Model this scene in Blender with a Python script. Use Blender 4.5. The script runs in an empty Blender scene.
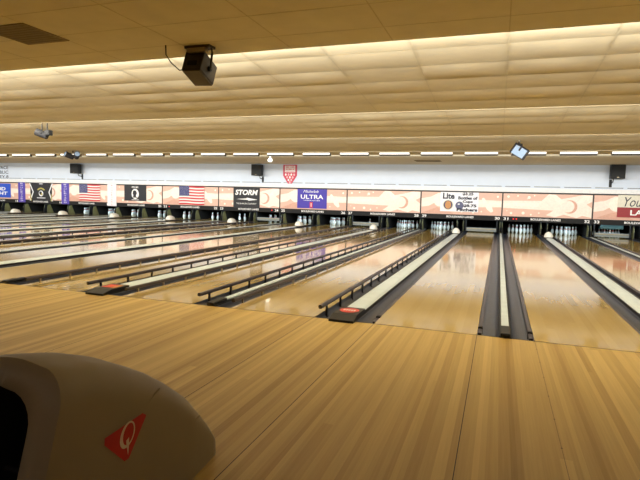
import bpy, bmesh, math, random
from mathutils import Vector, Matrix, Euler
random.seed(7)
SC = bpy.context.scene
COL = SC.collection
SC.view_settings.view_transform = 'Standard'
SC.view_settings.look = 'None'
SC.view_settings.exposure = 0.0
SC.cycles.use_denoising = True
SC.cycles.denoising_input_passes = 'RGB_ALBEDO_NORMAL'
SC.cycles.denoising_prefilter = 'ACCURATE'
SC.cycles.denoising_quality = 'HIGH'
SC.cycles.use_adaptive_sampling = False
SC.cycles.blur_glossy = 1.0
SC.cycles.caustics_reflective = False
SC.cycles.max_bounces = 8
SC.cycles.diffuse_bounces = 5
SC.cycles.glossy_bounces = 4
SC.cycles.sample_clamp_indirect = 6.0

# ------------------------------------------------------------------ materials
def lin(c):
    return tuple(((v/255)/12.92 if v/255 <= .04045 else ((v/255+.055)/1.055)**2.4) for v in c)

MATS = {}
def mat(name, rgb, rough=.5, metal=0., var=.06, scale=14., emit=0., emit_rgb=None, spec=.5, coat=0., bump=0.):
    """procedural principled material with a soft noise variation of its colour"""
    if name in MATS: return MATS[name]
    m = bpy.data.materials.new(name); m.use_nodes = True
    nt = m.node_tree; b = nt.nodes['Principled BSDF']
    c = lin(rgb)
    tc = nt.nodes.new('ShaderNodeTexCoord'); nz = nt.nodes.new('ShaderNodeTexNoise')
    nz.inputs['Scale'].default_value = scale; nz.inputs['Detail'].default_value = 3
    nt.links.new(tc.outputs['Object'], nz.inputs['Vector'])
    cr = nt.nodes.new('ShaderNodeValToRGB')
    cr.color_ramp.elements[0].position = .3; cr.color_ramp.elements[1].position = .7
    cr.color_ramp.elements[0].color = tuple(max(0, v*(1-var)) for v in c)+(1,)
    cr.color_ramp.elements[1].color = tuple(min(1, v*(1+var)) for v in c)+(1,)
    nt.links.new(nz.outputs['Fac'], cr.inputs['Fac'])
    nt.links.new(cr.outputs['Color'], b.inputs['Base Color'])
    b.inputs['Roughness'].default_value = rough; b.inputs['Metallic'].default_value = metal
    b.inputs['Specular IOR Level'].default_value = spec
    b.inputs['Coat Weight'].default_value = coat
    if emit:
        b.inputs['Emission Color'].default_value = lin(emit_rgb or rgb)+(1,)
        b.inputs['Emission Strength'].default_value = emit
        m.cycles.emission_sampling = 'NONE'
    if bump:
        bp = nt.nodes.new('ShaderNodeBump'); bp.inputs['Strength'].default_value = bump
        nt.links.new(nz.outputs['Fac'], bp.inputs['Height']); nt.links.new(bp.outputs['Normal'], b.inputs['Normal'])
    MATS[name] = m
    return m

def wood(name, dark, light, rough, board=.054, length=2.2, coat=0., spec=.5, bumpy=0., grain=.35, gx=90., fine=.25):
    """narrow maple boards running down the lane: a random tone per board and a fine grain"""
    m = bpy.data.materials.new(name); m.use_nodes = True
    nt = m.node_tree; L = nt.links.new; b = nt.nodes['Principled BSDF']
    def n(t, **k):
        x = nt.nodes.new(t)
        for a, v in k.items(): setattr(x, a, v)
        return x
    def math_(op, a, bb=None):
        x = n('ShaderNodeMath', operation=op)
        for i, v in enumerate((a, bb)):
            if v is None: continue
            if hasattr(v, 'is_linked') or hasattr(v, 'links'): L(v, x.inputs[i])
            else: x.inputs[i].default_value = v
        return x.outputs[0]
    geo = n('ShaderNodeNewGeometry'); sp = n('ShaderNodeSeparateXYZ'); L(geo.outputs['Position'], sp.inputs[0])
    X, Y = sp.outputs['X'], sp.outputs['Y']
    def boards(w, ln):
        bi = math_('FLOOR', math_('DIVIDE', X, w))
        wn = n('ShaderNodeTexWhiteNoise', noise_dimensions='1D'); L(bi, wn.inputs['W'])
        yo = math_('ADD', math_('DIVIDE', Y, ln), math_('MULTIPLY', wn.outputs['Value'], 9.))
        yi = math_('FLOOR', yo)
        w2 = n('ShaderNodeTexWhiteNoise', noise_dimensions='2D')
        cv = n('ShaderNodeCombineXYZ'); L(bi, cv.inputs[0]); L(yi, cv.inputs[1]); L(cv.outputs[0], w2.inputs['Vector'])
        return w2.outputs['Value']
    a = boards(board, length); c = boards(board/2, length*.6)
    mp = n('ShaderNodeCombineXYZ'); L(math_('MULTIPLY', X, gx), mp.inputs[0]); L(math_('MULTIPLY', Y, 2.2), mp.inputs[1])
    gr = n('ShaderNodeTexNoise'); gr.inputs['Scale'].default_value = 1.; gr.inputs['Detail'].default_value = 4; L(mp.outputs[0], gr.inputs['Vector'])
    s = math_('ADD', math_('ADD', math_('MULTIPLY', a, .5), math_('MULTIPLY', c, fine)), math_('MULTIPLY', gr.outputs['Fac'], grain))
    cr = n('ShaderNodeValToRGB'); cr.color_ramp.elements[0].position = .15; cr.color_ramp.elements[1].position = .9
    cr.color_ramp.elements[0].color = lin(dark)+(1,); cr.color_ramp.elements[1].color = lin(light)+(1,)
    L(s, cr.inputs['Fac']); L(cr.outputs['Color'], b.inputs['Base Color'])
    b.inputs['Roughness'].default_value = rough
    b.inputs['Specular IOR Level'].default_value = spec
    b.inputs['Coat Weight'].default_value = coat; b.inputs['Coat Roughness'].default_value = .06
    if bumpy:
        nz = n('ShaderNodeTexNoise'); nz.inputs['Scale'].default_value = 5.; L(geo.outputs['Position'], nz.inputs['Vector'])
        bp = n('ShaderNodeBump'); bp.inputs['Strength'].default_value = bumpy; bp.inputs['Distance'].default_value = .01
        L(nz.outputs['Fac'], bp.inputs['Height']); L(bp.outputs['Normal'], b.inputs['Normal'])
    MATS[name] = m
    return m

M_APPR = wood('approach_maple', (156, 122, 54), (204, 172, 102), .4, board=.062, length=60., spec=.3)
M_LANE = wood('lane_maple', (181, 150, 82), (200, 170, 102), .09, board=.085, length=8., spec=.8, coat=.3, grain=.5, gx=8., fine=0.)
M_JOINT = mat('joint_dark', (46, 30, 16), .6)
M_CEIL = mat('ceiling_tan', (198, 188, 160), .85, scale=3., var=.04)
M_TBAR = mat('ceiling_bar', (188, 178, 150), .7)
M_SOFF = mat('soffit_tan', (204, 195, 166), .85, scale=3., var=.05)
M_SOFFJ = mat('soffit_joint', (184, 172, 140), .8)
M_WHITE = mat('wall_white', (212, 222, 235), .7, scale=2., var=.02)
M_LEDGE = mat('ledge_white', (236, 238, 238), .6)
M_SLOT = mat('slot_grey', (132, 136, 140), .7)
M_TANW = mat('side_wall_tan', (150, 124, 84), .85, scale=2.)
M_BLACK = mat('flat_black', (14, 14, 15), .75)
M_FRAME = mat('frame_black', (26, 22, 22), .5)
M_PIT = mat('pit_black', (10, 10, 11), .9)
M_GUT = mat('gutter_grey', (56, 60, 72), .3, var=.18, scale=9., spec=.6)
M_CAP = mat('cap_pale', (206, 216, 212), .35, var=.06, scale=5.)
M_BASE = mat('division_black', (24, 24, 26), .5)
M_NOSE = mat('nose_black', (26, 25, 25), .45)
M_LOGOR = mat('logo_red', (206, 62, 44), .4)
M_LOGOY = mat('logo_amber', (206, 130, 50), .4)
M_LOGOW = mat('logo_white', (238, 226, 216), .5)
M_RAIL = mat('rail_dark', (56, 48, 54), .28, spec=.7)
M_POST = mat('post_black', (20, 18, 18), .5)
M_POSTL = mat('post_tan', (150, 138, 118), .4)
M_PIN = mat('pin_white', (214, 230, 238), .25, var=.02)  # white pins, bluish pit light tinted into the colour
M_PINR = mat('pin_stripe_red', (190, 40, 44), .3)
M_HOODW = mat('hood_white', (236, 234, 222), .4)
M_KICK = mat('kickback_olive', (108, 104, 66), .6, var=.2, scale=4.)
M_SWEEP = mat('sweep_grey', (112, 116, 114), .45)
M_DKGREY = mat('dark_grey_metal', (30, 30, 33), .75)
M_SPK = mat('speaker_black', (13, 14, 14), .6)
M_GRILL = mat('speaker_grille', (18, 20, 20), .7, var=.25, scale=160.)
M_BROWN = mat('cabinet_brown_black', (44, 34, 24), .5)
M_BROWNL = mat('cabinet_grille', (74, 62, 44), .6, var=.12, scale=120.)
M_STEEL = mat('bracket_steel', (150, 140, 118), .35, metal=.6)
M_GLASSW = mat('flood_glass', (128, 148, 172), .2, emit=.08, emit_rgb=(204, 226, 244))
M_TUBE = mat('strip_diffuser', (250, 250, 246), .5, emit=1.0, emit_rgb=(255, 252, 244))
M_TRAY = mat('strip_tray', (62, 56, 46), .6)
M_BULB = mat('bulb_white', (240, 236, 222), .4, emit=.3)
M_RET = mat('return_plastic', (148, 138, 118), .5, var=.03, scale=6.)
M_RETF = mat('return_frame', (150, 142, 128), .45, var=.03, scale=6.)
M_SEAM = mat('return_seam', (120, 110, 92), .5)
M_INK = mat('ink_dark', (40, 44, 62), .6)
M_PEACH = mat('art_peach', (224, 184, 166), .45, scale=3., var=.03)
M_PEACH2 = mat('art_peach_deep', (214, 166, 146), .45)
M_CREAM = mat('art_cream', (244, 232, 220), .45)
M_CREAM2 = mat('art_pale', (250, 240, 226), .45)
M_WLET = mat('letter_white', (240, 240, 238), .5, emit=.12)  # letters are no lamp; a faint glow is added
M_LED = mat('indicator_red', (220, 40, 36), .4, emit=.8, emit_rgb=(255, 40, 40))
M_RED = mat('flag_red', (206, 54, 66), .7)
M_FWHITE = mat('flag_white', (242, 236, 232), .7)
M_FBLUE = mat('flag_blue', (60, 66, 122), .7)
M_VIOLET = mat('banner_violet', (84, 70, 178), .6)
M_ULTRA = mat('sign_indigo', (58, 44, 168), .5)
M_BUD = mat('sign_blue', (40, 84, 204), .5)
M_GOLD = mat('emblem_gold', (176, 166, 84), .5)
M_BANB = mat('banner_black', (30, 32, 38), .6)
M_BANW = mat('banner_white', (236, 238, 244), .6)
M_PENR = mat('pennant_red', (204, 78, 98), .7)
M_PENP = mat('pennant_pink', (240, 190, 196), .7)
M_SIGNW = mat('sign_white', (238, 240, 246), .5)
M_SIGNC = mat('sign_cream', (226, 222, 204), .5)
M_MAROON = mat('sign_maroon', (150, 36, 42), .5)
M_BALLG = mat('sign_ball_grey', (88, 92, 124), .5)
M_LOGOB = mat('can_amber', (196, 140, 84), .5)
M_LOGON = mat('can_navy', (48, 58, 96), .5)
M_TEAL = mat('deck_teal', (34, 64, 64), .5)
M_VENT = mat('vent_dark', (118, 100, 62), .7)
M_VENTD = mat('vent_slit', (112, 96, 62), .8)
M_WIRE = mat('cable_brown', (40, 24, 14), .6)

# ------------------------------------------------------------------ mesh builder
class MB:
    def __init__(s): s.v = []; s.f = []; s.m = []; s.smooth = []; s.mats = []
    def mi(s, m):
        if m not in s.mats: s.mats.append(m)
        return s.mats.index(m)
    def add(s, verts, faces, m, smooth=False, M=None):
        o = len(s.v); i = s.mi(m)
        for p in verts:
            p = Vector(p)
            s.v.append(M @ p if M is not None else p)
        for f in faces:
            s.f.append([o+k for k in f]); s.m.append(i); s.smooth.append(smooth)
        return s
    def box(s, x0, x1, y0, y1, z0, z1, m, M=None):
        v = [(x0,y0,z0),(x1,y0,z0),(x1,y1,z0),(x0,y1,z0),(x0,y0,z1),(x1,y0,z1),(x1,y1,z1),(x0,y1,z1)]
        f = [(0,3,2,1),(4,5,6,7),(0,1,5,4),(1,2,6,5),(2,3,7,6),(3,0,4,7)]
        return s.add(v, f, m, False, M)
    def bevbox(s, x0, x1, y0, y1, z0, z1, r, m, M=None, seg=2):
        bm = bmesh.new()
        bmesh.ops.create_cube(bm, size=1)
        for q in bm.verts:
            q.co = Vector(((x0+x1)/2+q.co.x*(x1-x0), (y0+y1)/2+q.co.y*(y1-y0), (z0+z1)/2+q.co.z*(z1-z0)))
        bmesh.ops.bevel(bm, geom=bm.edges[:], offset=r, segments=seg, profile=.5, affect='EDGES')
        bm.verts.index_update()
        s.add([q.co.copy() for q in bm.verts], [[q.index for q in f.verts] for f in bm.faces], m, False, M)
        bm.free(); return s
    def prism(s, pts, axis, a, b, m, M=None, smooth=False):
        """closed 2-D outline extruded along an axis; pts are in the two other axes in order"""
        n = len(pts)
        def P(p, t):
            return (t,p[0],p[1]) if axis == 'x' else ((p[0],t,p[1]) if axis == 'y' else (p[0],p[1],t))
        v = [P(p,a) for p in pts]+[P(p,b) for p in pts]
        f = [(i,(i+1)%n,n+(i+1)%n,n+i) for i in range(n)]
        s.add(v, f, m, smooth, M)
        s.add([P(p,a) for p in pts], [list(range(n))[::-1]], m, False, M)
        s.add([P(p,b) for p in pts], [list(range(n))], m, False, M)
        return s
    def tube(s, path, r, m, seg=8, M=None, caps=True):
        path = [Vector(p) for p in path]; rings = []; v = []; f = []
        for i, p in enumerate(path):
            d = (path[min(i+1,len(path)-1)]-path[max(i-1,0)]).normalized()
            up = Vector((0,0,1)) if abs(d.z) < .9 else Vector((1,0,0))
            a = d.cross(up).normalized(); b = a.cross(d)
            rr = r[i] if isinstance(r, (list,tuple)) else r
            for k in range(seg):
                t = 2*math.pi*k/seg; v.append(p+a*math.cos(t)*rr+b*math.sin(t)*rr)
        for i in range(len(path)-1):
            for k in range(seg):
                f.append((i*seg+k,i*seg+(k+1)%seg,(i+1)*seg+(k+1)%seg,(i+1)*seg+k))
        s.add(v, f, m, True, M)
        if caps:
            s.add(v[:seg], [list(range(seg))], m, False, M); s.add(v[-seg:], [list(range(seg))[::-1]], m, False, M)
        return s
    def lathe(s, prof, m, seg=16, M=None, mats=None):
        n = len(prof); v = []
        for z, r in prof:
            for k in range(seg):
                t = 2*math.pi*k/seg; v.append((r*math.cos(t), r*math.sin(t), z))
        for i in range(n-1):
            mm = mats[i] if mats else m
            vv = v[i*seg:(i+2)*seg]
            s.add(vv, [(k,(k+1)%seg,seg+(k+1)%seg,seg+k) for k in range(seg)], mm, True, M)
        s.add(v[:seg], [list(range(seg))[::-1]], m, False, M); s.add(v[-seg:], [list(range(seg))], m, False, M)
        return s
    # flat artwork on a surface facing -y: u to the right (x), w up (z), lifted towards -y
    def flat(s, pts, y, m, M=None):
        return s.add([(p[0], y, p[1]) for p in pts], [list(range(len(pts)))], m, False, M)
    def disc(s, cx, cz, r, y, m, seg=20, rz=None, M=None):
        rz = rz or r
        return s.flat([(cx+r*math.cos(2*math.pi*k/seg), cz+rz*math.sin(2*math.pi*k/seg)) for k in range(seg)], y, m, M)
    def text(s, txt, cx, cz, w, h, y, m, M=None, fn=None, shear=0., bold=0.):
        v, f = text_mesh(txt, shear, bold)
        if not v: return s
        xs = [p[0] for p in v]; zs = [p[1] for p in v]
        sx = w/(max(xs)-min(xs)); sz = h/(max(zs)-min(zs)); mx = (max(xs)+min(xs))/2; mz = (max(zs)+min(zs))/2
        P = [(cx+(p[0]-mx)*sx, y, cz+(p[1]-mz)*sz) for p in v]
        if fn: P = [fn(p) for p in P]
        return s.add(P, f, m, False, M)
    def build(s, name, parent=None, loc=None, rot=None, weld=False):
        me = bpy.data.meshes.new(name)
        me.from_pydata([tuple(p) for p in s.v], [], s.f)
        for m in s.mats: me.materials.append(m)
        me.polygons.foreach_set('material_index', s.m); me.polygons.foreach_set('use_smooth', s.smooth)
        if weld:
            bm = bmesh.new(); bm.from_mesh(me); bmesh.ops.remove_doubles(bm, verts=bm.verts[:], dist=1e-5)
            bmesh.ops.recalc_face_normals(bm, faces=bm.faces[:]); bm.to_mesh(me); bm.free()
        me.update()
        o = bpy.data.objects.new(name, me); COL.objects.link(o)
        if parent: o.parent = parent
        if loc: o.location = loc
        if rot: o.rotation_euler = rot
        return o

TXT = {}
def text_mesh(txt, shear=0., bold=0.):
    key = (txt, shear, bold)
    if key in TXT: return TXT[key]
    cu = bpy.data.curves.new('lettering_source', 'FONT'); cu.body = txt; cu.size = 1; cu.resolution_u = 3
    cu.align_x = 'CENTER'; cu.shear = shear; cu.offset = bold; cu.fill_mode = 'FRONT'
    ob = bpy.data.objects.new('lettering_source', cu); COL.objects.link(ob)
    dg = bpy.context.evaluated_depsgraph_get(); dg.update()
    me = bpy.data.meshes.new_from_object(ob.evaluated_get(dg))
    v = [tuple(p.co) for p in me.vertices]; f = [list(p.vertices) for p in me.polygons]
    bpy.data.objects.remove(ob); bpy.data.curves.remove(cu); bpy.data.meshes.remove(me)
    TXT[key] = (v, f); return v, f

def tag(o, label=None, cat=None, group=None, kind=None):
    if label:
        o['label'] = label
    if cat: o['category'] = cat
    if group: o['group'] = group
    if kind: o['kind'] = kind
    return o
def empty(name, loc, label, cat, group=None, rz=0):
    o = bpy.data.objects.new(name, None); COL.objects.link(o); o.location = loc; o.rotation_euler = (0,0,rz)
    o.empty_display_size = .1
    return tag(o, label, cat, group)
def struct(mb, name, label, cat):
    return tag(mb.build(name), label, cat, None, 'structure')
def copy_tree(o, parent=None):
    c = o.copy(); COL.objects.link(c)
    if parent: c.parent = parent
    for ch in list(o.children): copy_tree(ch, c)
    return c
ORD = ['', 'first','second','third','fourth','fifth','sixth','seventh','eighth','ninth','tenth','eleventh','twelfth','thirteenth','fourteenth','fifteenth','sixteenth','seventeenth','eighteenth','nineteenth','twentieth','twenty-first','twenty-second','twenty-third','twenty-fourth','twenty-fifth','twenty-sixth']

# ------------------------------------------------------------------ measures (metres; x across, y down the lanes, foul line at y = 0)
W, GW, GN, GUT = 1.0668, .6925, .5409, .21
P = 2*W+GW+GN                        # one pair of lanes
YM, ZT, ZB = 17.24, 1.733, .728      # masking panels
LEND = 18.9
BAYS = list(range(-9, 2))            # pairs 13|14 ... 33|34
XL, XR, YB = -34., 10., -8.5
def bay_x(k): return k*P
def lane_x(n):                       # centre of a lane
    k = (n-31)//2
    return k*P+GN/2+W/2 if n % 2 else (k+1)*P-GN/2-W/2
SIGN = {-9: 'the blue beer sign', -8: 'the black emblem banner', -7: 'the leftmost flag', -6: 'the black silhouette flag',
        -5: 'the second striped flag', -4: 'the black lightning banner'}
SIGN.update({-3: 'the purple sign', -2: 'the left blank panel', -1: 'the white price sign', 0: 'the right blank panel', 1: 'the cream sign'})
PANEL = SIGN
def L(n):                            # how a lane is told from the others
    return '%s lane under %s' % ('left' if n % 2 else 'right', SIGN[(n-31)//2])

# ------------------------------------------------------------------ room shell
mb = MB(); mb.box(XL, XR, YB, -.004, -.16, 0, M_APPR)
mb.box(XL, XR, -.012, .0, -.1, .0006, M_JOINT)
for k in range(-5, 3):
    for e in (k*P-GN/2, k*P-GN/2-W, k*P+GN/2+W):
        mb.box(e-.0025, e+.0025, YB, -.012, -.001, .0006, M_JOINT)
    e = k*P+GN/2
    mb.box(e-.001, e+.001, YB, -.012, -.001, .0005, M_JOINT)
    for j in range(18):
        mb.disc(0, 0, .006, 0, M_JOINT, 8, M=Matrix.Translation((e, -.3-.4*j, .0009)) @ Matrix.Rotation(-math.pi/2, 4, 'X'))
struct(mb, 'floor', 'maple plank approach floor in front of the lanes', 'floor')
mb = MB(); mb.box(XL, XR, 0, 20.4, -.34, -.16, M_PIT)
struct(mb, 'trim_lane_bed', 'dark bed under the lanes and gutters', 'floor')
mb = MB(); mb.box(XL, XR, 17.45, 17.6, 1.74, 3.4, M_WHITE)
struct(mb, 'wall_back', 'white wall above the masking panels', 'wall')
mb = MB(); mb.box(XL, XR, 20.2, 20.4, -.16, 3.4, M_PIT)
struct(mb, 'wall_pit', 'black wall behind the pinsetters', 'wall')
mb = MB(); mb.box(XL-.15, XL, YB, 20.4, -.16, 3.5, M_TANW); struct(mb, 'wall_left', 'tan side wall on the left', 'wall')
mb = MB(); mb.box(XR, XR+.15, YB, 20.4, -.16, 3.5, M_TANW); struct(mb, 'wall_right', 'tan side wall on the right', 'wall')
mb = MB(); mb.box(XL, XR, YB-.15, YB, -.16, 3.5, M_TANW); struct(mb, 'wall_front', 'tan wall behind the approach', 'wall')
mb = MB(); mb.box(XL, XR, 17.12, 17.45, 1.755, 1.93, M_LEDGE)
struct(mb, 'trim_ledge', 'white ledge running along the top of the masking panels', 'trim')

# ceiling: low flat soffit over the approach, then three sloping sections of sagging panels, then a flat strip
TX = 1.145; TX0 = -.12
mb = MB()
mb.box(XL, XR, YB, .1, 3.0, 3.06, M_SOFF); mb.box(XL, XR, .06, .1, 3.06, 3.5, M_SOFF)
i0 = int((XL-TX0)/TX); i1 = int((XR-TX0)/TX)
for i in range(i0, i1+1):
    x = TX0+i*TX; mb.box(x-.006, x+.006, YB, .1, 2.9985, 3.001, M_SOFFJ)
for j in range(14):
    y = -.36-j*.61; mb.box(XL, XR, y-.005, y+.005, 2.9985, 3.001, M_SOFFJ)
struct(mb, 'ceiling', 'low tan tiled ceiling over the approach', 'ceiling')
SECT = [(.1, 4.45, 3.36, 3.0), (4.45, 8.0, 3.28, 2.95), (8.0, 11.4, 3.2, 2.9)]
for q, (y0, y1, z0, z1) in enumerate(SECT):
    mb = MB(); rnd = random.Random(q+3)
    rows = round((y1-y0)/.61); dy = (y1-y0)/rows
    for i in range(i0-1, i1+1):
        xa = max(XL, TX0+i*TX); xb = min(XR, TX0+(i+1)*TX)
        if xb-xa < .05: continue
        for j in range(rows):
            A = rnd.choice((.004, .012, .018, .026))*(1 if j < rows-1 else .3); nu, nv = 4, 6; sk = rnd.uniform(-.3, .3)
            v = []; f = []
            for b in range(nv+1):
                for a in range(nu+1):
                    u, w = a/nu, b/nv
                    sag = A*(4*w*(1-w))*(.15+.85*4*u*(1-u)+sk*(u-.5))
                    yy = y0+(j+w)*dy
                    v.append((xa+(xb-xa)*u, yy, z0+(z1-z0)*(yy-y0)/(y1-y0)-sag))
            for b in range(nv):
                for a in range(nu):
                    f.append((b*(nu+1)+a, (b+1)*(nu+1)+a, (b+1)*(nu+1)+a+1, b*(nu+1)+a+1))
            mb.add(v, f, M_CEIL, True)
        # bars between the panels
        sl = math.atan2(z1-z0, y1-y0)
        mb.add([(xa-.011, y0, z0-.007), (xa+.011, y0, z0-.007), (xa+.011, y1, z1-.007), (xa-.011, y1, z1-.007)], [(0,3,2,1)], M_TBAR)
    for j in range(1, rows):
        yy = y0+j*dy; zz = z0+(z1-z0)*j/rows-.004
        mb.add([(XL, yy-.008, zz), (XR, yy-.008, zz), (XR, yy+.008, zz), (XL, yy+.008, zz)], [(0,3,2,1)], M_CEIL)
    # lip at the low edge, riser above it
    mb.box(XL, XR, y1-.03, y1, z1-.012, z1+.01, M_CEIL); mb.box(XL, XR, y1-.03, y1, z1+.01, 3.5, M_CEIL)
    struct(mb, 'ceiling', 'sloping tan ceiling section of sagging panels', 'ceiling')
mb = MB(); mb.box(XL, XR, 11.4, 17.45, 2.885, 2.95, M_CEIL)
for i in range(i0, i1+1):
    x = TX0+i*TX; mb.box(x-.01, x+.01, 11.4, 17.45, 2.8835, 2.886, M_TBAR)
struct(mb, 'ceiling', 'flat tan ceiling strip beside the white wall', 'ceiling')
mb = MB(); mb.box(XL-.15, XR+.15, YB-.15, 20.4, 3.5, 3.6, M_SOFF)
struct(mb, 'ceiling', 'roof deck above the ceiling panels', 'ceiling')

# ------------------------------------------------------------------ lanes, gutters
lane0 = None
LANES = range(13, 35)
for n in LANES:
    if lane0 is None:
        m_ = MB(); m_.box(-W/2, W/2, 0, LEND, -.16, 0, M_LANE); o = lane0 = m_.build('bowling_lane')
    else: o = lane0.copy(); COL.objects.link(o)
    o.location = (lane_x(n), 0, 0)
    tag(o, 'glossy maple bowling lane, %s' % L(n), 'bowling lane', 'bowling lanes')
gm = MB(); r = GUT/2; prof = []
for k in range(13):
    t = math.pi*k/12; prof.append((-r*math.cos(t)*.93, -.012-.075*math.sin(t)))
outer = [(-r, -.012), (-r, -.158), (r, -.158), (r, -.012)]
pts = prof + [(r-.002, -.005), (r-.002, -.155), (-r+.002, -.155), (-r+.002, -.005)]
gm.prism(pts, 'y', .0, LEND, M_GUT)
gut0 = None
for n in LANES:
    for s, side in ((-1, 'left'), (1, 'right')):
        if gut0 is None: o = gut0 = gm.build('gutter')
        else: o = gut0.copy(); COL.objects.link(o)
        o.location = (lane_x(n)+s*(W/2+GUT/2), 0, 0)
        tag(o, 'dark grey gutter along the %s side of the %s' % (side, L(n)), 'gutter', 'gutters beside the lanes')

# ------------------------------------------------------------------ division cappings between the gutters
def make_wide(k, style):
    w = GW-2*GUT; h = w/2
    t = empty('division_capping', ((k+.5)*P, 0, 0), '', 'lane divider', 'wide dividers with a ball return track')
    b = MB(); b.box(-h+.002, h-.002, .0, 17.3, -.155, .03, M_BASE); b.build('base', t)
    c = MB(); q = []
    for i in range(9):
        u = -1+i/4; q.append((u*(h-.012), .028+.03*(1-abs(u)**3)))
    c.prism(q, 'y', .36, 15.0, M_CAP); c.build('cap', t)
    nb = MB()
    pr = [(-.11, .001), (-.105, .026), (.06, .062), (.4, .064), (.4, .03), (.02, .03), (.0, .001)]
    nb.prism([(p[0], p[1]) for p in pr], 'x', -h-.004, h+.004, M_NOSE)
    nose = nb.build('nose', t)
    lg = MB()
    Mx = Matrix.Translation((0, .235, .0655)) @ Matrix.Rotation(-math.pi/2, 4, 'X')
    if style == 'oval':
        lg.disc(0, 0, .112, 0, M_LOGOR, 24, .12, M=Mx)
        for i, x in enumerate((-.06, -.03, 0, .03, .06)):
            lg.box(x-.010, x+.010, -.001, -.0004, -.03, .035, M_LOGOW, M=Mx)
    else:
        lg.flat([(-.11,-.1), (.03,-.1), (.03,.1), (-.11,.1)], 0, M_LOGOR, M=Mx)
        lg.flat([(.035,-.1), (.11,-.1), (.11,.1), (.035,.1)], 0, M_LOGOY, M=Mx)
    tag(lg.build('logo', nose), 'red logo printed on the black nose')
    return t
for k in BAYS:
    t = make_wide(k, 'oval' if k == -1 else ('label' if k == -2 else 'oval'))
    a, b = 31+2*k, 32+2*k
    t['label'] = 'wide pale capped divider with black nose between the two lanes under %s' % SIGN[k]
for k in range(-8, 2):
    w = GN-2*GUT; h = w/2
    a, b = 30+2*k, 31+2*k
    lab = 'narrow pale divider strip left of both lanes under %s' % PANEL[k]
    t = empty('divider_strip', (k*P, 0, 0), lab, 'lane divider', 'narrow dividers')
    m_ = MB(); m_.box(-h+.002, h-.002, 0, 17.3, -.155, .008, M_BASE); m_.build('base', t)
    m_ = MB(); m_.bevbox(-.04, .04, .3, 17.2, .009, .035, .008, M_CAP); m_.build('cap', t)
    m_ = MB(); m_.bevbox(-.047, .047, -.03, .32, .009, .05, .012, M_NOSE); m_.build('end_cap', t)

# ------------------------------------------------------------------ bumper rails
RAISED = [(23, 1), (24, -1), (27, -1), (27, 1), (28, -1), (28, 1), (29, -1), (29, 1)]
rail_mesh = MB()
rq = [(.0,.028),(.017,.022),(.024,.006),(.022,-.012),(.012,-.02),(-.012,-.02),(-.022,-.012),(-.024,.006),(-.017,.022)]
rail_mesh.prism(rq, 'y', .1, 17.1, M_RAIL)
proto = {}
for n, s in RAISED:
    side = 'right' if s > 0 else 'left'
    x = lane_x(n)+s*(W/2+.028)
    lab = 'raised bumper rail along the %s side of the %s' % (side, L(n))
    if s not in proto:
        t = empty('bumper_rail', (x, 0, 0), lab, 'bumper rail', 'raised bumper rails')
        o = MB(); o.prism(rq, 'y', .12, 17.1, M_RAIL); rail = o.build('rail', t); rail.location = (0, 0, .092 if s > 0 else .062)
        first = None
        for j in range(30):
            if first is None:
                o = MB(); o.bevbox(-.012, .012, -.014, .014, -.06, .085 if s > 0 else .055, .003, M_POST if s > 0 else M_POSTL)
                o.box(-.018, .018, -.02, .02, -.068, -.055, M_POST)
                first = p_ = o.build('post', t)
            else:
                p_ = first.copy(); COL.objects.link(p_); p_.parent = t
            p_.location = (0, .36+.56*j, 0)
        proto[s] = t
    else:
        t = copy_tree(proto[s]); t.location = (x, 0, 0); t['label'] = lab
low = None
for n in (25, 26, 30, 31, 32, 33):
    for s in (-1, 1):
        if low is None:
            b_ = MB(); b_.bevbox(-.02, .02, .1, 17.1, -.075, -.004, .008, M_RAIL); b_.bevbox(-.024, .024, .3, .36, -.07, .012, .006, M_POST); obj = low = b_.build('lowered_bumper')
        else: obj = low.copy(); COL.objects.link(obj)
        obj.location = (lane_x(n)+s*(W/2+.024), 0, 0)
        tag(obj, 'dark lowered bumper bar, %s gutter of the %s' % ('right' if s > 0 else 'left', L(n)), 'bumper rail', 'lowered bumpers')

# white ball return covers at the far end of the wide dividers
hood = None
for k in range(-8, 1):
    if hood is None:
        m_ = MB(); seg = 16
        prof = []
        v = []; f = []
        stations = [(0, .02), (.02, .09), (.06, .14), (.14, .175), (.28, .185), (.5, .17), (.7, .13), (.8, .06)]
        for y, rr in stations:
            for i in range(seg+1):
                t_ = math.pi*i/seg; v.append((rr*.85*math.cos(t_), y*.68, .03+(rr*1.1)*math.sin(t_)))
        n_ = seg+1
        for a in range(len(stations)-1):
            for i in range(seg): f.append((a*n_+i, a*n_+i+1, (a+1)*n_+i+1, (a+1)*n_+i))
        m_.add(v, f, M_HOODW, True)
        m_.add([v[i] for i in range(n_)], [list(range(n_))], M_HOODW); m_.add([v[-n_+i] for i in range(n_)], [list(range(n_))[::-1]], M_HOODW)
        m_.box(-.11, .11, .05, .5, .03, .05, M_HOODW)
        o = hood = m_.build('ball_return_cover', weld=True)
    else: o = hood.copy(); COL.objects.link(o)
    o.location = ((k+.5)*P, 15.3, .032)
    a, b = 31+2*k, 32+2*k
    tag(o, 'white domed ball return cover below %s' % SIGN[k], 'ball return cover', 'white covers on the dividers')

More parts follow.
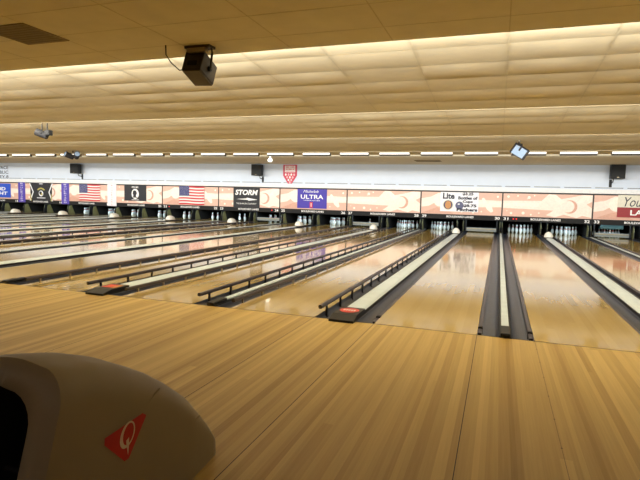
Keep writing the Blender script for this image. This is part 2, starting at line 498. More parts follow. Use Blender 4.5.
# ------------------------------------------------------------------ pins
pm = MB()
prof = [(0,.0258),(.012,.031),(.03,.038),(.057,.0497),(.086,.0575),(.114,.0606),(.15,.0575),(.184,.0475),(.215,.036),(.24,.0275),(.254,.0246),(.268,.0233),(.283,.0240),(.298,.0262),(.32,.0305),(.343,.0323),(.36,.0285),(.372,.019),(.381,.003)]
pmats = [M_PIN]*(len(prof)-1); pmats[9] = M_PINR; pmats[11] = M_PINR
pm.lathe(prof, M_PIN, 14, mats=pmats)
PINS = [(0,0,'front of triangle')]
for rrow, names in ((1, ('left','right')), (2, ('left','middle','right')), (3, ('far left','inner left','inner right','far right'))):
    for i, nm in enumerate(names):
        PINS.append(((i-rrow/2)*.3048, rrow*.264, '%s of %s row' % (nm, {1:'second',2:'third',3:'back'}[rrow])))
STAND = {n: range(10) for n in (17, 18, 19, 20, 21, 22, 23, 24, 25, 26, 28, 29, 31, 32, 33)}
STAND[27] = [4]
HIDDEN = {17: (2,4,5,7,8,9), 18: (4,5,7,8,9), 19: (5,7,8,9), 20: (5,8,9), 21: (5,8,9), 22: (5,8,9), 23: (5,8,9), 24: (9,), 25: (9,), 26: (9,)}   # behind the other pins and the kickbacks
pin0 = None
for n, idx in STAND.items():
    for i in idx:
        if i in HIDDEN.get(n, ()): continue
        dx, dy, nm = PINS[i]
        if pin0 is None: o = pin0 = pm.build('bowling_pin')
        else: o = pin0.copy(); COL.objects.link(o)
        o.location = (lane_x(n)+dx, 17.97+dy, 0)
        tag(o, 'white pin, %s, on the %s' % (nm, L(n)), 'bowling pin', 'pins on the %s' % L(n))

# ------------------------------------------------------------------ pinsetters behind the masks
SWEEP = {24: .10, 27: .07, 30: .04, 33: .04}
for n in LANES:
    t = empty('pinsetter', (lane_x(n), 17.4, 0), '%s behind the %s' % ('dark pinsetter bay, sweep lowered,' if n in SWEEP else 'dark open pinsetter bay', L(n)), 'pinsetter', 'pinsetters')
    hw = W/2+GUT
    o = MB(); o.box(-hw, hw, .1, 2.6, .62, 1.6, M_PIT); o.build('housing', t)
    o = MB(); v = []; f = []
    for i in range(25):
        x = -hw+2*hw*i/24; yy = 2.2+.02*math.sin(i*2.1)
        v += [(x, yy, -.1), (x, yy, .62)]
    for i in range(24): f.append((2*i, 2*i+2, 2*i+3, 2*i+1))
    o.add(v, f, M_PIT); o.build('pit_curtain', t)
    for s in (-1, 1):
        o = MB()
        pts = [(.12, .002), (2.3, .002), (2.3, .615), (.34, .615), (.2, .46), (.13, .26)]
        o.prism(pts, 'x', s*(hw+.004), s*(hw+.034), M_PIT)
        o.prism([(.12,.0),(.6,.0),(.5,.2),(.36,.5),(.2,.46),(.13,.26)], 'x', s*(hw+.001), s*(hw+.032), M_KICK); o.build('kickback', t)  # olive shape paints the lit front of the plate, black rest its shade
    if n in SWEEP:
        z = SWEEP[n]
        o = MB(); o.bevbox(-W/2-.1, W/2+.1, .25, .29, z, z+.16, .01, M_SWEEP)
        o.bevbox(-W/2-.1, W/2+.1, .235, .25, z+.10, z+.13, .004, M_STEEL)
        for s in (-1, 1): o.box(s*(W/2+.1)-.02, s*(W/2+.1)+.02, .22, .3, z, .6, M_BLACK)
        o.build('sweep_bar', t)
    if n == 33:
        o = MB(); o.bevbox(-.42, .42, .32, .6, .36, .52, .02, M_TEAL); o.box(-.5, .5, .34, .58, .52, .6, M_BLACK); o.build('pin_table', t)

# ------------------------------------------------------------------ masking units with their artwork
def art(mb, kind, rnd):
    w, h = P-.05, ZT-ZB-.06
    y = -.0415
    U = lambda u: u*w
    V = lambda v: v*h
    def poly(pts, m, lift=0): mb.flat([(U(a), V(b)) for a, b in pts], y-lift, m)
    def disc(u, v, r, m, lift=.0005): mb.disc(U(u), V(v), r, y-lift, m, 20)
    e = .002
    if kind == 'A':
        poly([(e,.36),(.62,.30),(.62,.72),(e,.68)], M_CREAM)
        poly([(e,.46),(.60,.44),(.60,.60),(e,.59)], M_CREAM2, .0004)
        cx, cz = .76, .48
        star = []
        R = [(.42,.62),(.52,1),(.60,.98),(.66,.8),(.82,.92),(.90,.99),(.998,.98),(.998,.72),(.94,.60),(.998,.45),(.998,.05),(.90,.12),(.84,.02),(.70,.14),(.60,.02),(.50,.10),(.58,.30),(.40,.36)]
        poly(R, M_CREAM, .0008)
        poly([(.54,.97),(.60,.97),(.72,.62),(.66,.55)], M_CREAM2, .0012)
        poly([(.92,.96),(.985,.93),(.86,.62),(.83,.68)], M_CREAM2, .0012)
        mb.disc(U(cx), V(cz), .27, y-.0016, M_PEACH2, 28)
        mb.disc(U(cx)-.07, V(cz)+.01, .235, y-.002, M_CREAM, 28)
        B = [(.06,.86,.05),(.17,.90,.035),(.30,.84,.06),(.36,.92,.03),(.10,.14,.05),(.24,.16,.06),(.33,.10,.035),(.05,.24,.02),(.42,.18,.03),(.95,.82,.055),(.28,.78,.02)]
    else:
        poly([(e,.30),(.10,.36),(.22,.60),(.34,.42),(.40,.24),(.52,.30),(.62,.34),(.998,.38),(.998,.66),(.62,.70),(.46,.74),(.36,.92),(.22,.96),(.12,.78),(e,.70)], M_CREAM)
        poly([(.30,.44),(.998,.46),(.998,.58),(.30,.62)], M_CREAM2, .0004)
        mb.disc(U(.24), V(.62), .27, y-.0008, M_CREAM2, 26)
        poly([(e,.02),(.20,.30),(.32,.22),(.42,.02)], M_PEACH2, .0012)
        # a tumbling pin
        pin = [(z, r) for z, r in ((0,.05),(.10,.085),(.20,.115),(.30,.11),(.40,.075),(.48,.05),(.54,.05),(.60,.062),(.66,.058),(.70,.03))]
        ol = [(r, z) for z, r in pin]+[(-r, z) for z, r in pin[::-1]]
        ang = .62; c, s = math.cos(ang), math.sin(ang); bx, bz = U(.89), V(.16)
        mb.flat([(bx+(p[0]*c-p[1]*s), bz+(p[0]*s+p[1]*c)) for p in ol], y-.0016, M_CREAM2)
        B = [(.56,.88,.05),(.70,.86,.04),(.95,.84,.045),(.52,.14,.045),(.66,.10,.035),(.76,.16,.03),(.40,.90,.03)]
    for u, v, r in B: mb.disc(U(u), V(v), r, y-.0024, M_CREAM2, 16)
for k in BAYS:
    a, b = 31+2*k, 32+2*k
    what = {-2: 'peach ball artwork panel without sign, left blank one of two', 0: 'peach ball artwork panel without sign, right blank one of two'}.get(k) or 'peach bowling artwork panel behind %s' % SIGN[k]
    t = empty('masking_unit', (k*P, YM, 0), what, 'masking panel', 'masking panels over the lanes')
    o = MB(); o.box(.0, P-.001, 0, .12, ZB, ZT, M_FRAME)
    for x0, x1 in ((0, .024), (P-.025, P-.001)): o.box(x0, x1, -.05, 0, ZB, ZT, M_FRAME)
    o.box(.024, P-.025, -.05, 0, ZT-.035, ZT, M_FRAME); o.box(.024, P-.025, -.05, 0, ZB, ZB+.022, M_FRAME)
    o.build('frame', t)
    o = MB(); o.box(0, P-.05, -.04, 0, 0, ZT-ZB-.06, M_PEACH); art(o, 'A' if k % 2 == 0 else 'B', random.Random(k))
    ap = o.build('art_panel', t); ap.location = (.025, 0, ZB+.023)
    o = MB(); o.box(0, P-.001, -.03, .1, .545, ZB-.001, M_BLACK); vb = o.build('number_board', t)
    for nn, xx in ((a, .17), (b, P-.17)):
        o = MB(); o.text('%d' % nn, xx, .645, .19, .115, -.032, M_WLET, bold=.02)
        tag(o.build('lane_number', vb), 'white lane number')
    o = MB(); o.text('BOULEVARD LANES', P/2, .655, 1.12, .085, -.032, M_WLET, bold=.02); o.build('lettering', vb)
    dots = {0: (.46, .58), -5: (.42,), -4: (P-.42,)}.get(k, ())
    if dots:
        for x in dots:
            o = MB(); o.lathe([(0, .028), (.012, .026), (.02, .01)], M_LED, 10, M=Matrix.Translation((x, -.03, .645)) @ Matrix.Rotation(math.pi/2, 4, 'X'))
            tag(o.build('indicator_light', vb), 'small red indicator light')

# ------------------------------------------------------------------ signs and banners hung on the masks
YS = YM-.052
def sign(name, x0, x1, z0, z1, m, label, cat, draw, group=None, wave=0.):
    o = MB(); w, h = x1-x0, z1-z0
    if wave:
        v = []; f = []; n = 24
        fy = lambda x: -.012+wave*math.sin(x/w*9)
        for i in range(n+1):
            x = w*i/n; v += [(x, fy(x), 0), (x, fy(x), h)]
        for i in range(n): f.append((2*i, 2*i+2, 2*i+3, 2*i+1))
        o.add(v, f, m)
    else:
        o.box(0, w, -.006, 0, 0, h, m)
    ob = o.build(name, loc=(x0, YS, z0))
    tag(ob, label, cat, group)
    if draw:
        d = MB(); nm = draw(d, w, h)
        if isinstance(nm, list):
            for q_, b_ in nm: b_.build(q_, ob)
        else: d.build(nm or 'lettering', ob)
    return ob
e1 = -.0075
def us_flag_mesh(w, h):
    o = MB(); n = 18
    fy = lambda u: -.01-.008*math.sin(u*8)
    fz = lambda u: .012*math.sin(u*6.3)
    for s in range(13):
        m = M_RED if s % 2 == 0 else M_FWHITE
        z0, z1 = h*(12-s)/13, h*(13-s)/13; v = []; f = []
        for i in range(n+1):
            u = i/n; v += [(u*w, fy(u), z0+fz(u)), (u*w, fy(u), z1+fz(u))]
        for i in range(n): f.append((2*i, 2*i+2, 2*i+3, 2*i+1))
        o.add(v, f, m)
    v = []; f = []
    for i in range(9):
        u = .4*i/8; v += [(u*w, fy(u)-.001, h*6/13+fz(u)), (u*w, fy(u)-.001, h+fz(u))]
    for i in range(8): f.append((2*i, 2*i+2, 2*i+3, 2*i+1))
    o.add(v, f, M_FBLUE)
    for r_ in range(9):
        for c_ in range(6 if r_ % 2 == 0 else 5):
            u = .4*((c_+.5)/6 if r_ % 2 == 0 else (c_+1)/6); z = h*(6/13+7/13*(r_+.5)/9)+fz(u); R = .017
            st = []
            for q in range(10):
                t_ = math.pi/2+q*math.pi/5; rr = R if q % 2 == 0 else R*.42
                st.append((u*w+rr*math.cos(t_), z+rr*math.sin(t_)))
            o.flat(st, fy(u)-.0025, M_FWHITE)
    return o
f1 = us_flag_mesh(1.46, .91).build('striped_flag', loc=(-22.36, YS, .80)); tag(f1, 'red and white striped flag with blue star canton, leftmost of two', 'flag', 'striped flags')
f2 = us_flag_mesh(1.50, .94).build('striped_flag', loc=(-15.78, YS, .78)); tag(f2, 'red and white striped flag with blue star canton, nearer of two', 'flag', 'striped flags')

def d_bud(d, w, h):
    d.text('BUD', w/2+.2, h*.62, w*.44, h*.24, e1, M_WLET, bold=.03, shear=.1); d.text('LIGHT', w/2+.12, h*.30, w*.66, h*.24, e1, M_WLET, bold=.03, shear=.1)
sign('beer_sign', -29.7, -27.55, .83, 1.66, M_BUD, 'blue beer sign with bold white lettering at far left', 'sign', d_bud)

def d_blk(d, w, h):
    for s in (-1, 1):
        c = w/2
        pts = []; q = []
        for i in range(13):
            v = i/12; xx = .36+.16*abs(v-.5)*2*(1 if v > .5 else .9); pts.append((c+s*w*(xx-.02), v*h)); q.append((c+s*w*(xx+.03), v*h))
        d.flat(pts+q[::-1], e1, M_BANW)
        pts2 = [(p[0]+s*.05*1.3, p[1]) for p in pts]; q2 = [(p[0]+s*.03, p[1]) for p in q]
        d.flat([(c+s*w*.49, 0), (c+s*w*.44, 0), (c+s*w*.47, h*.4), (c+s*w*.495, h*.4)], e1-.0005, M_GOLD)
    # emblem: an arched band over a round head
    arc = [(w/2+.34*math.cos(t_*math.pi/12), h*.50+.26*math.sin(t_*math.pi/12)) for t_ in range(2, 11)]
    arc += [(w/2+.24*math.cos(t_*math.pi/12), h*.50+.17*math.sin(t_*math.pi/12)) for t_ in range(10, 1, -1)]
    d.flat(arc, e1, M_GOLD)
    d.disc(w/2, h*.42, .17, e1-.0005, M_BANW, 18); d.disc(w/2-.03, h*.44, .10, e1-.001, M_BANB, 14); d.disc(w/2+.05, h*.38, .07, e1-.0015, M_GOLD, 14)
    d.box(w/2-.32, w/2+.32, e1-.0005, e1, h*.15, h*.19, M_BANW); d.box(w*.42, w*.58, e1-.0005, e1, h*.94, h*.99, M_BANW)
    return 'emblem'
sign('emblem_banner', -26.0, -24.36, .70, 1.72, M_BANB, 'black banner with a gold emblem between two violet banners', 'banner', d_blk)

def d_vert(txt, m):
    def f(d, w, h):
        n = len(txt)
        for i, ch in enumerate(txt):
            d.text(ch, w/2, h*(.92-.84*i/(n-1)), w*(.32 if m is M_WLET else .16), h*(.055 if m is M_WLET else .035), e1, m)
    return f
sign('vertical_banner', -26.94, -26.40, .59, 1.78, M_VIOLET, 'violet vertical banner left of the black emblem banner', 'banner', d_vert('BOULEVARD', M_WLET), 'narrow vertical banners')
sign('vertical_banner', -23.66, -23.10, .57, 1.77, M_VIOLET, 'violet vertical banner right of the black emblem banner', 'banner', d_vert('BOULEVARD', M_WLET), 'narrow vertical banners')
sign('vertical_banner', -20.41, -19.80, .56, 1.77, M_BANW, 'white vertical banner with red marks beside the leftmost flag', 'banner', d_vert('BOULEVARD', M_RED), 'narrow vertical banners')

def d_pow(d, w, h):
    d.text('POW MIA', w/2, h*.86, w*.30, h*.11, e1, M_WLET, bold=.02)
    d.disc(w/2, h*.44, w*.165, e1, M_WLET, 26, h*.32)
    head = [(.46,.24),(.60,.24),(.585,.36),(.60,.44),(.63,.47),(.605,.51),(.605,.60),(.56,.66),(.48,.65),(.43,.56),(.43,.44),(.46,.38)]
    d.flat([(w*(1-p[0]), h*p[1]) for p in head], e1-.0006, M_BANB)
    d.box(w*.40, w*.60, e1-.0012, e1-.0006, h*.20, h*.25, M_BANB)
    d.box(w*.34, w*.66, e1-.0006, e1, h*.05, h*.08, M_WLET)
    return 'emblem'
sign('silhouette_flag', -19.27, -17.84, .88, 1.73, M_BANB, 'black flag with a head silhouette in a white oval', 'flag', d_pow)

def d_storm(d, w, h):
    d.text('STORM', w/2, h*.76, w*.86, h*.26, e1, M_WLET, bold=.035, shear=.2)
    d.flat([(w*.12,h*.43),(w*.52,h*.47),(w*.50,h*.51),(w*.92,h*.42),(w*.56,h*.36),(w*.58,h*.40)], e1, M_WLET)
    d.text('THE BOWLERS COMPANY', w/2, h*.22, w*.76, h*.07, e1, M_WLET)
sign('lightning_banner', -12.62, -11.17, .70, 1.72, M_BANB, 'black banner with slanted white letters above a lightning bolt', 'banner', d_storm)

def d_ultra(d, w, h):
    d.text('Michelob', w*.46, h*.88, w*.52, h*.13, e1, M_WLET, shear=.4)
    d.text('ULTRA', w/2, h*.60, w*.76, h*.22, e1, M_WLET, bold=.015)
    d.text('SUPERIOR LIGHT BEER', w/2, h*.41, w*.56, h*.05, e1, M_WLET)
    d.box(w*.43, w*.53, e1-.001, e1, h*.03, h*.33, M_RED); d.box(w*.46, w*.50, e1-.0015, e1-.001, h*.08, h*.28, M_PENP)
sign('purple_sign', -9.19, -7.71, .80, 1.70, M_ULTRA, 'purple sign with white lettering and a red can', 'sign', d_ultra)

def d_lite(d, w, h):
    d.text('Lite', w*.22, h*.80, w*.31, h*.31, e1, M_INK, bold=.04)
    lo = MB(); cx, cz = w*.21, h*.34
    lo.disc(cx, cz, .225, e1, M_SIGNC, 22); lo.disc(cx, cz, .19, e1-.0006, M_LOGON, 22); lo.disc(cx, cz, .13, e1-.0012, M_LOGOB, 18, .17)
    pr_ = MB(); ba = MB(); ba.disc(w*.51, h*.32, .17, e1, M_BALLG, 22); ba.disc(w*.49, h*.39, .05, e1-.0006, M_BANW, 10, .03)
    for i, (tx, ww, cx_) in enumerate((('$3.25', .28, .72), ('Bottles of', .50, .72), ('Cups', .26, .72), ('$8.75', .34, .78), ('Pitchers', .54, .71))):
        pr_.text(tx, w*cx_, h*(.91-.2*i), w*ww, h*.165, e1-.001, M_INK, bold=.05)
    return [('lettering', d), ('price_lettering', pr_), ('logo', lo), ('ball_emblem', ba)]
sign('price_sign', -2.53, -.95, .87, 1.70, M_SIGNW, 'white drinks price sign with dark lettering and a round logo', 'sign', d_lite)

def d_you(d, w, h):
    d.box(0, w, e1, e1+.001, 0, h*.45, M_MAROON)
    d.text('Your', w*.325, h*.70, w*.40, h*.42, e1, M_INK, shear=.35)
    d.text('LANES', w*.52, h*.22, w*.56, h*.24, e1-.001, M_WLET, bold=.02)
sign('cream_sign', 4.21, 6.1, .86, 1.72, M_SIGNC, 'cream and maroon sign with script lettering at the right edge', 'sign', d_you)

# ------------------------------------------------------------------ on the white wall
YW = 17.45
o = MB()
outl = [(0,.9),(.72,.9),(.72,.38),(.46,0),(.26,0),(0,.38)]
o.prism(outl, 'y', -.012, 0, M_PENR)
pen = o.build('pennant', loc=(-10.06, YW-.004, 1.95)); tag(pen, 'red and white shield pennant on the white wall', 'pennant')
d = MB(); yy = -.014
d.flat([(.09,.54),(.63,.54),(.63,.85),(.09,.85)], yy, M_FWHITE)
for i, (a, b, z) in enumerate(((.14,.30,.79),(.34,.38,.79),(.42,.58,.79),(.14,.24,.69),(.27,.45,.69),(.48,.58,.69),(.14,.58,.59))):
    d.box(a, b, yy-.001, yy, z-.022, z+.022, M_PENR if i < 6 else M_PENP)
for r_, (n_, z) in enumerate(((4,.43),(3,.30),(2,.17),(1,.06))):
    for i in range(n_): d.disc(.36+(i-(n_-1)/2)*.145, z, .045, yy, M_PENP if (i+r_) % 2 else M_FWHITE, 12, .058)
d.build('emblem', pen)
wl = empty('wall_lettering', (-28.5, YW, 2.0), 'dark lettering in three rows on the white wall at far left', 'lettering')
for i, (tx, w_) in enumerate((('SPACE', .95), ('PUBLIC', 1.15), ('KEY 8', .95))):
    o = MB(); o.text(tx, .48-w_/2, .62-.28*i, w_, .19, -.004, M_INK, bold=.01); o.build('text_row', wl)

def wall_speaker(x, z0, z1, w, label, arm):
    t = empty('wall_speaker', (x, YW, z0), label, 'speaker', 'wall speakers')
    h = z1-z0
    b = MB(); b.bevbox(-w/2, w/2, -.46, -.17, 0, h, .02, M_SPK); b.build('cabinet', t)
    b = MB(); b.bevbox(-w/2+.03, w/2-.03, -.472, -.458, .03, h-.03, .005, M_GRILL); b.box(-.04, .04, -.476, -.47, .04, .06, M_STEEL); b.build('grille', t)
    b = MB(); b.tube([(arm*.12, -.28, .02), (arm*.12, -.24, -.12), (arm*.16, -.1, -.14), (arm*.16, -.012, -.16)], .022, M_SPK); b.box(arm*.16-.05, arm*.16+.05, -.014, -.001, -.32, -.02, M_SPK)
    b.build('wall_bracket', t)
wall_speaker(-22.55, 2.30, 2.84, .56, 'black wall speaker above the leftmost flag', 1)
wall_speaker(-11.30, 2.30, 2.84, .52, 'black wall speaker above the black lightning banner', 1)
wall_speaker(4.12, 2.34, 2.88, .50, 'black wall speaker left of the cream and maroon sign', -1)

# grey strips painted as the shadowed gap line above the ledge: three over each masking panel
slot = None
for k in BAYS:
    for j in range(3):
        if slot is None:
            o = MB(); o.box(-.49, .49, -.012, 0, 0, .03, M_SLOT); o.box(-.49, .49, -.016, 0, .03, .037, M_LEDGE); s_ = slot = o.build('wall_slot')
        else: s_ = slot.copy(); COL.objects.link(s_)
        s_.location = (k*P+P*(j+.5)/3, YW-.0, 1.975)
        tag(s_, 'thin grey wall slot, %s of three above %s' % (('left', 'middle', 'right')[j], PANEL[k]), 'wall slot', 'grey slots along the white wall')

# ------------------------------------------------------------------ ceiling fixtures
strip = None
xs = [.64+1.383*i for i in range(-16, 3)]
for i, x in enumerate(xs):
    if strip is None:
        t = strip = empty('strip_light', (0, 11.6, 2.8865), '', 'strip light', 'strip lights in a row across the ceiling')
        o = MB(); o.bevbox(-.5, .5, 0, .05, -.062, -.004, .006, M_TUBE); o.build('diffuser', t)
        o = MB(); o.box(-.5, .5, -.005, .16, -.105, -.064, M_TRAY); o.box(-.5, .5, .06, .16, -.064, -.001, M_TRAY); o.build('tray', t)
    else: t = copy_tree(strip)
    t.location = (x, 11.6, 2.8865)
    t['label'] = '%s white ceiling strip light from the left end of the row' % ORD[i+1]

# big loudspeaker below the soffit
t = empty('hanging_speaker', (-3.38, -.22, 3.002), 'dark brown box speaker hanging from the low ceiling', 'speaker')
R_ = Matrix.Translation((-.08, .092, -.218)) @ Euler((math.radians(-20.4), math.radians(2.1), math.radians(1.8))).to_matrix().to_4x4()
o = MB(); o.bevbox(-.121, .121, -.161, .161, -.112, .127, .012, M_BROWN, M=R_); o.bevbox(-.06, .06, -.168, -.158, -.06, .0, .01, M_BLACK, M=R_); o.build('cabinet', t)
o = MB(); o.bevbox(-.112, .112, -.152, .152, -.127, -.110, .004, M_BROWNL, M=R_); tag(o.build('grille', t), 'brown grey speaker grille')
o = MB(); o.box(-.17, .15, -.08, .05, -.03, -.001, M_BROWN); o.bevbox(-.14, .1, -.085, -.02, -.075, -.03, .006, M_STEEL); o.build('ceiling_plate', t)
o = MB()
for sx in (-1, 1):
    a_ = Vector((sx*.15-.01, -.02, -.02)); b_ = R_ @ Vector((sx*.14, .0, .0)); o.tube([a_, a_+Vector((sx*.012, 0, -.06)), b_], .013, M_BROWN)
    o.lathe([(-.012, .03), (.012, .03)], M_BLACK, 12, M=R_ @ Matrix.Translation((sx*.135, 0, 0)) @ Matrix.Rotation(math.pi/2, 4, 'Y'))
o.build('yoke', t)
o = MB(); o.tube([(-.36, -.16, -.001), (-.37, -.14, -.1), (-.33, -.1, -.18), (-.27, -.03, -.25), (-.19, .0, -.24)], .007, M_WIRE); o.build('cable', t)

# spotlight on twin rods
def spot_head(t, M, nm='lamp_head'):
    o = MB(); o.lathe([(-.16,.06),(-.15,.085),(0,.095),(.13,.10),(.15,.10)], M_DKGREY, 14, M=M); o.lathe([(.15,.085),(.152,.02)], M_GLASSW, 12, M=M)
    o.bevbox(-.11, .11, -.03, .03, -.03, .03, .01, M_BLACK, M=M)
    o.build(nm, t)
zs = 3.24+(2.95-3.24)*(5.1-4.6)/3.5
t = empty('rod_spotlight', (-11.55, 5.1, zs), 'small dark spotlight hanging on two rods at upper left', 'spotlight')
o = MB(); o.box(-.14, .14, -.05, .05, -.02, -.004, M_BLACK); o.tube([(-.09,0,-.01),(-.09,0,-.3)], .014, M_BLACK); o.tube([(.09,0,-.01),(.09,0,-.3)], .014, M_BLACK); o.build('rod_mount', t)
spot_head(t, Matrix.Translation((-.1, 0, -.38)) @ Euler((math.radians(65), math.radians(-20), math.radians(-60))).to_matrix().to_4x4())
o = MB(); o.bevbox(.04, .2, -.06, .08, -.42, -.28, .02, M_BLACK); o.build('driver_box', t)
zs = 3.16+(2.9-3.16)*(10.9-8.1)/3.9
t = empty('twin_spotlight', (-16.45, 10.9, zs), 'pair of dark round spotlights above the left wall speaker', 'spotlight')
o = MB(); o.tube([(0,0,-.004),(0,0,-.13)], .02, M_BLACK); o.tube([(-.2,0,-.13),(.2,0,-.13)], .018, M_BLACK); o.lathe([(-.02,.06),(-.004,.06)], M_BLACK, 12); o.build('mount_bar', t)
for s in (-1, 1):
    spot_head(t, Matrix.Translation((s*.2, 0, -.22)) @ Euler((math.radians(70), 0, math.radians(15+s*35))).to_matrix().to_4x4() @ Matrix.Scale(1.15, 4))
# floodlight with a pale glass
zs = 3.16+(2.9-3.16)*(9.9-8.1)/3.9
t = empty('floodlight', (.30, 9.9, zs), 'tilted pale glass floodlight hanging above the empty lane', 'floodlight')
o = MB(); o.lathe([(-.02,.05),(-.003,.05)], M_STEEL, 12); o.tube([(0,0,-.01),(0,0,-.1)], .02, M_BLACK); o.bevbox(-.06, .1, -.05, .06, -.16, -.08, .02, M_BLACK); o.build('mount', t)
R_ = Matrix.Translation((.03, -.02, -.30)) @ Euler((math.radians(20), math.radians(30), math.radians(12))).to_matrix().to_4x4()
o = MB(); o.bevbox(-.22, .22, -.07, .09, -.15, .15, .02, M_DKGREY, M=R_); o.build('housing', t)
o = MB(); o.bevbox(-.19, .15, -.078, -.068, -.125, .125, .004, M_GLASSW, M=R_); o.box(-.07, -.02, -.082, -.078, .02, .125, M_DKGREY, M=R_); tag(o.build('glass', t), 'pale bluish glass front')
# bulb, vents
t = empty('bare_bulb', (-8.5, 12.6, 2.887), 'small white bulb hanging below the strip lights', 'bulb')
o = MB(); o.tube([(0,0,-.001),(0,0,-.1)], .03, M_BULB); o.build('socket', t)
o = MB(); o.lathe([(-.27,.01),(-.26,.05),(-.22,.085),(-.17,.085),(-.12,.05),(-.1,.035)], M_BULB, 14); o.build('globe', t)
t = empty('ceiling_vent', (-4.98, -1.1, 3.002), 'square dark grille vent in the low ceiling at upper left', 'vent')
o = MB(); o.box(-.3, .3, -.29, .29, -.012, -.001, M_VENT); o.build('frame', t)
o = MB()
for j in range(9): o.box(-.27, .27, -.26+.06*j, -.235+.06*j, -.016, -.012, M_VENTD)
o.build('slats', t)
t = empty('ceiling_vent', (-2.88, 15.3, 2.887), 'flat dark vent in the ceiling above the white price sign', 'vent')
o = MB(); o.box(-.5, .5, -.35, .35, -.014, -.001, M_VENT); o.build('frame', t)
o = MB()
for j in range(7): o.box(-.45, .45, -.3+.09*j, -.26+.09*j, -.018, -.014, M_VENTD)
o.build('slats', t)

# ------------------------------------------------------------------ ball return hood in the foreground
HX, HWID = -1.70, .265
YE = -3.075
def front(z): return -4.03-.36*(.71-z)
PROF = [(-4.4,.765),(-4.1,.76),(-3.95,.745),(-3.8,.712),(-3.66,.662),(-3.5,.582),(-3.37,.492),(-3.26,.40),(-3.17,.30),(-3.11,.20),(-3.075,.12)]
def hh(y):
    for (a, za), (b, zb) in zip(PROF, PROF[1:]):
        if y <= b:
            t_ = (y-a)/(b-a); return za+(zb-za)*t_
    return PROF[-1][1]
NA = 28
def section(h, hw=HWID, rad=.13):
    r_ = min(rad, h*.45); pts = []
    side = lambda z: hw-.035*(z/.8)**2
    for i in range(8): z = (h-r_)*i/7; pts.append((side(z), z))
    top = side(h-r_)
    for i in range(1, 7):
        a = math.pi/2*i/6; pts.append((top-r_+r_*math.cos(a), h-r_+r_*math.sin(a)))
    n_ = len(pts)
    for i in range(1, 4): pts.append(((top-r_)*(1-i/4*1.0), h+.012*math.sin(math.pi/2*i/4)))
    pts.append((0, h+.012))
    return pts+[(-p[0], p[1]) for p in pts[-2::-1]]
root = empty('ball_return', (HX, -3.6, 0), 'grey beige ball return hood with a red triangle logo in the foreground', 'ball return')
NS = 40; rings = []
for s in range(NS+1):
    u = s/NS
    yb = -4.0+(YE+4.0)*u
    sec = section(hh(yb), HWID-(.02*max(0, u-.8)/.2))
    ring = []
    for (x, z) in sec:
        y = front(z)*(1-u)+YE*u
        ring.append((x, y, z))
    rings.append(ring)
# reference lofts use the height at the straight station; n points per ring
n_ = len(rings[0]); v = []; f = []
for r_ in rings: v += r_
for a in range(NS):
    for i in range(n_-1): f.append((a*n_+i, a*n_+i+1, (a+1)*n_+i+1, (a+1)*n_+i))
OFF = Vector((0, 3.6, 0))
v = [Vector(p)+OFF for p in v]
o = MB(); o.add(v, f, M_RET, True)
o.add(v[-n_:], [list(range(n_))], M_RET)
body = o.build('hood', root, weld=True)
# front frame: outer ring in to an opening, then the dark inside
outer = rings[0]
def shrink(ring, d, dy):
    out = []
    for (x, y, z) in ring:
        zz = max(z, 0.0)
        sx = (abs(x)-d)/max(1e-6, abs(x)) if abs(x) > d else 0
        z2 = zz*(1-d/.80)
        out.append((x*sx if abs(x) > 1e-6 else 0, front(z2)+dy, z2))
    return out
r1 = shrink(outer, .025, -.03); r2 = shrink(outer, .078, -.035); r3 = shrink(outer, .088, .02); r4 = [(x*.7, y+.2, z*.75) for x, y, z in r3]
o = MB()
for A, B in ((outer, r1), (r1, r2), (r2, r3)):
    vv = [Vector(p)+OFF for p in A]+[Vector(p)+OFF for p in B]
    o.add(vv, [(i, i+1, n_+i+1, n_+i) for i in range(n_-1)], M_RETF, True)
o.build('front_frame', root, weld=True)
o = MB(); vv = [Vector(p)+OFF for p in r3]+[Vector(p)+OFF for p in r4]
o.add(vv, [(i, n_+i, n_+i+1, i+1) for i in range(n_-1)], M_BLACK, True); o.add(vv[n_:], [list(range(n_))], M_BLACK)
o.box(-.155, .155, -.62, .1, .0, .3, M_BLACK)
for j in range(4): o.tube([(-.15, -.56+.1*j, .305), (.15, -.56+.1*j, .305)], .012, M_DKGREY)
o.build('opening', root)
# point on the right side of the hood for a given (y, z)
def side_x(y, z): return HX+HWID-.035*(z/.8)**2-.02*max(0, (min(1, max(0, (y-front(z))/(YE-front(z))))-.8))/.2
def on_side(y, z, lift): return Vector((side_x(y, z)+lift-HX, y+3.6, z))
o = MB()
tri = [(-3.655,.462),(-3.632,.440),(-3.755,.312),(-3.780,.315),(-3.885,.430),(-3.880,.452)]
tri = [(-3.662,.463),(-3.640,.446),(-3.752,.318),(-3.776,.318),(-3.876,.428),(-3.872,.452)]
# fan of small faces so the decal follows the curve of the side
o.add([on_side(y, z, .0025) for y, z in tri], [list(range(len(tri)))[::-1]], M_LOGOR2 if False else mat('triangle_red', (190, 26, 34), .45))
lg = o.build('triangle_logo', root)
tag(lg, 'red triangle logo')
o = MB()
def ell(cy, cz, a, b, sk, n=28): return [(cy+a*math.cos(2*math.pi*k/n)+sk*b*math.sin(2*math.pi*k/n), cz+b*math.sin(2*math.pi*k/n)) for k in range(n)]
E1 = ell(-3.755, .415, .042, .048, .25); E2 = ell(-3.750, .416, .030, .039, .25)
V_ = [on_side(y, z, .004) for y, z in E1]+[on_side(y, z, .004) for y, z in E2]; n2 = len(E1)
o.add(V_, [(k, (k+1) % n2, n2+(k+1) % n2, n2+k) for k in range(n2)], mat('q_white', (226, 206, 186), .5))
tail = [(-3.765,.395),(-3.748,.402),(-3.750,.372),(-3.758,.334),(-3.764,.372)]
o.add([on_side(y, z, .0045) for y, z in tail], [list(range(len(tail)))], MATS['q_white'])
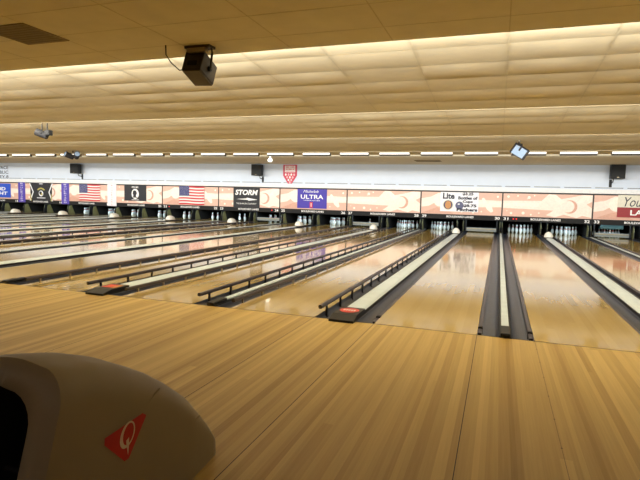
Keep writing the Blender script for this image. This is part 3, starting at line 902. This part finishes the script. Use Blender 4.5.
tag(o.build('letter', lg), 'white letter Q')
# moulded seams
for pa in ([(-3.72,.44),(-3.62,.488),(-3.54,.52)], [(-3.62,.24),(-3.5,.262),(-3.36,.275),(-3.24,.278)]):
    o = MB(); o.tube([on_side(y, z, -.0035) for y, z in pa], .004, M_RET, 6); o.build('seam', root)

# ------------------------------------------------------------------ light
def area(name, loc, rot, sx, sy, power, col):
    l = bpy.data.lights.new(name, 'AREA'); l.shape = 'RECTANGLE'; l.size = sx; l.size_y = sy; l.energy = power; l.color = col
    o = bpy.data.objects.new(name, l); COL.objects.link(o); o.location = loc; o.rotation_euler = rot
    return o
XC = (XL+XR)/2; LW = XR-XL-1
WARM = (1, .97, .9)
# rows of tubes hidden behind each low ceiling edge, shining down the lanes
for (y, z, pu, pd, c) in ((.22, 3.12, 1500, 420, WARM), (4.56, 3.06, 850, 200, WARM), (8.1, 3.02, 650, 160, (1, .98, .95))):
    area('cove_tubes_up', (XC, y, z), (math.radians(112), 0, 0), LW, .1, pu, c)
    area('cove_tubes_down', (XC, y, z-.01), (math.radians(38), 0, 0), LW, .08, pd, c)
area('strip_row_glow', (XC, 12.5, 2.74), (math.radians(70), 0, 0), LW, .06, 390, (.93, .97, 1))
# work lamps above the pins, behind the number boards
area('pit_lamps', (XC, 17.37, .66), (math.radians(58), 0, 0), LW, .05, 200, (.66, .88, 1))
# dim fill light added behind the camera to brighten approach and soffit
area('concourse_fill', (XC, -7.4, 2.95), (0, 0, 0), LW, .8, 90, (1, .95, .82))
w = bpy.data.worlds.new('room_air'); SC.world = w; w.use_nodes = True
w.node_tree.nodes['Background'].inputs[0].default_value = (.5, .45, .38, 1); w.node_tree.nodes['Background'].inputs[1].default_value = .05

# ------------------------------------------------------------------ camera
cam = bpy.data.cameras.new('camera'); co = bpy.data.objects.new('camera', cam); COL.objects.link(co); SC.camera = co
fw = Vector((-0.3289687640893107, 0.9405229660868872, -0.08482984449281583)); rt = Vector((0.9428865900677929, 0.3321175537356369, 0.02574507275161852)); up = Vector((-0.05238731262320344, 0.07151559804532294, 0.9960627935588892))
m = Matrix((rt, up, -fw)).transposed().to_4x4(); m.translation = Vector((-0.1272218902868883, -5.307055544445645, 1.354223683708369))
co.matrix_world = m
cam.sensor_width = 36; cam.lens = 507.7157*36/640; cam.clip_start = .05; cam.clip_end = 200
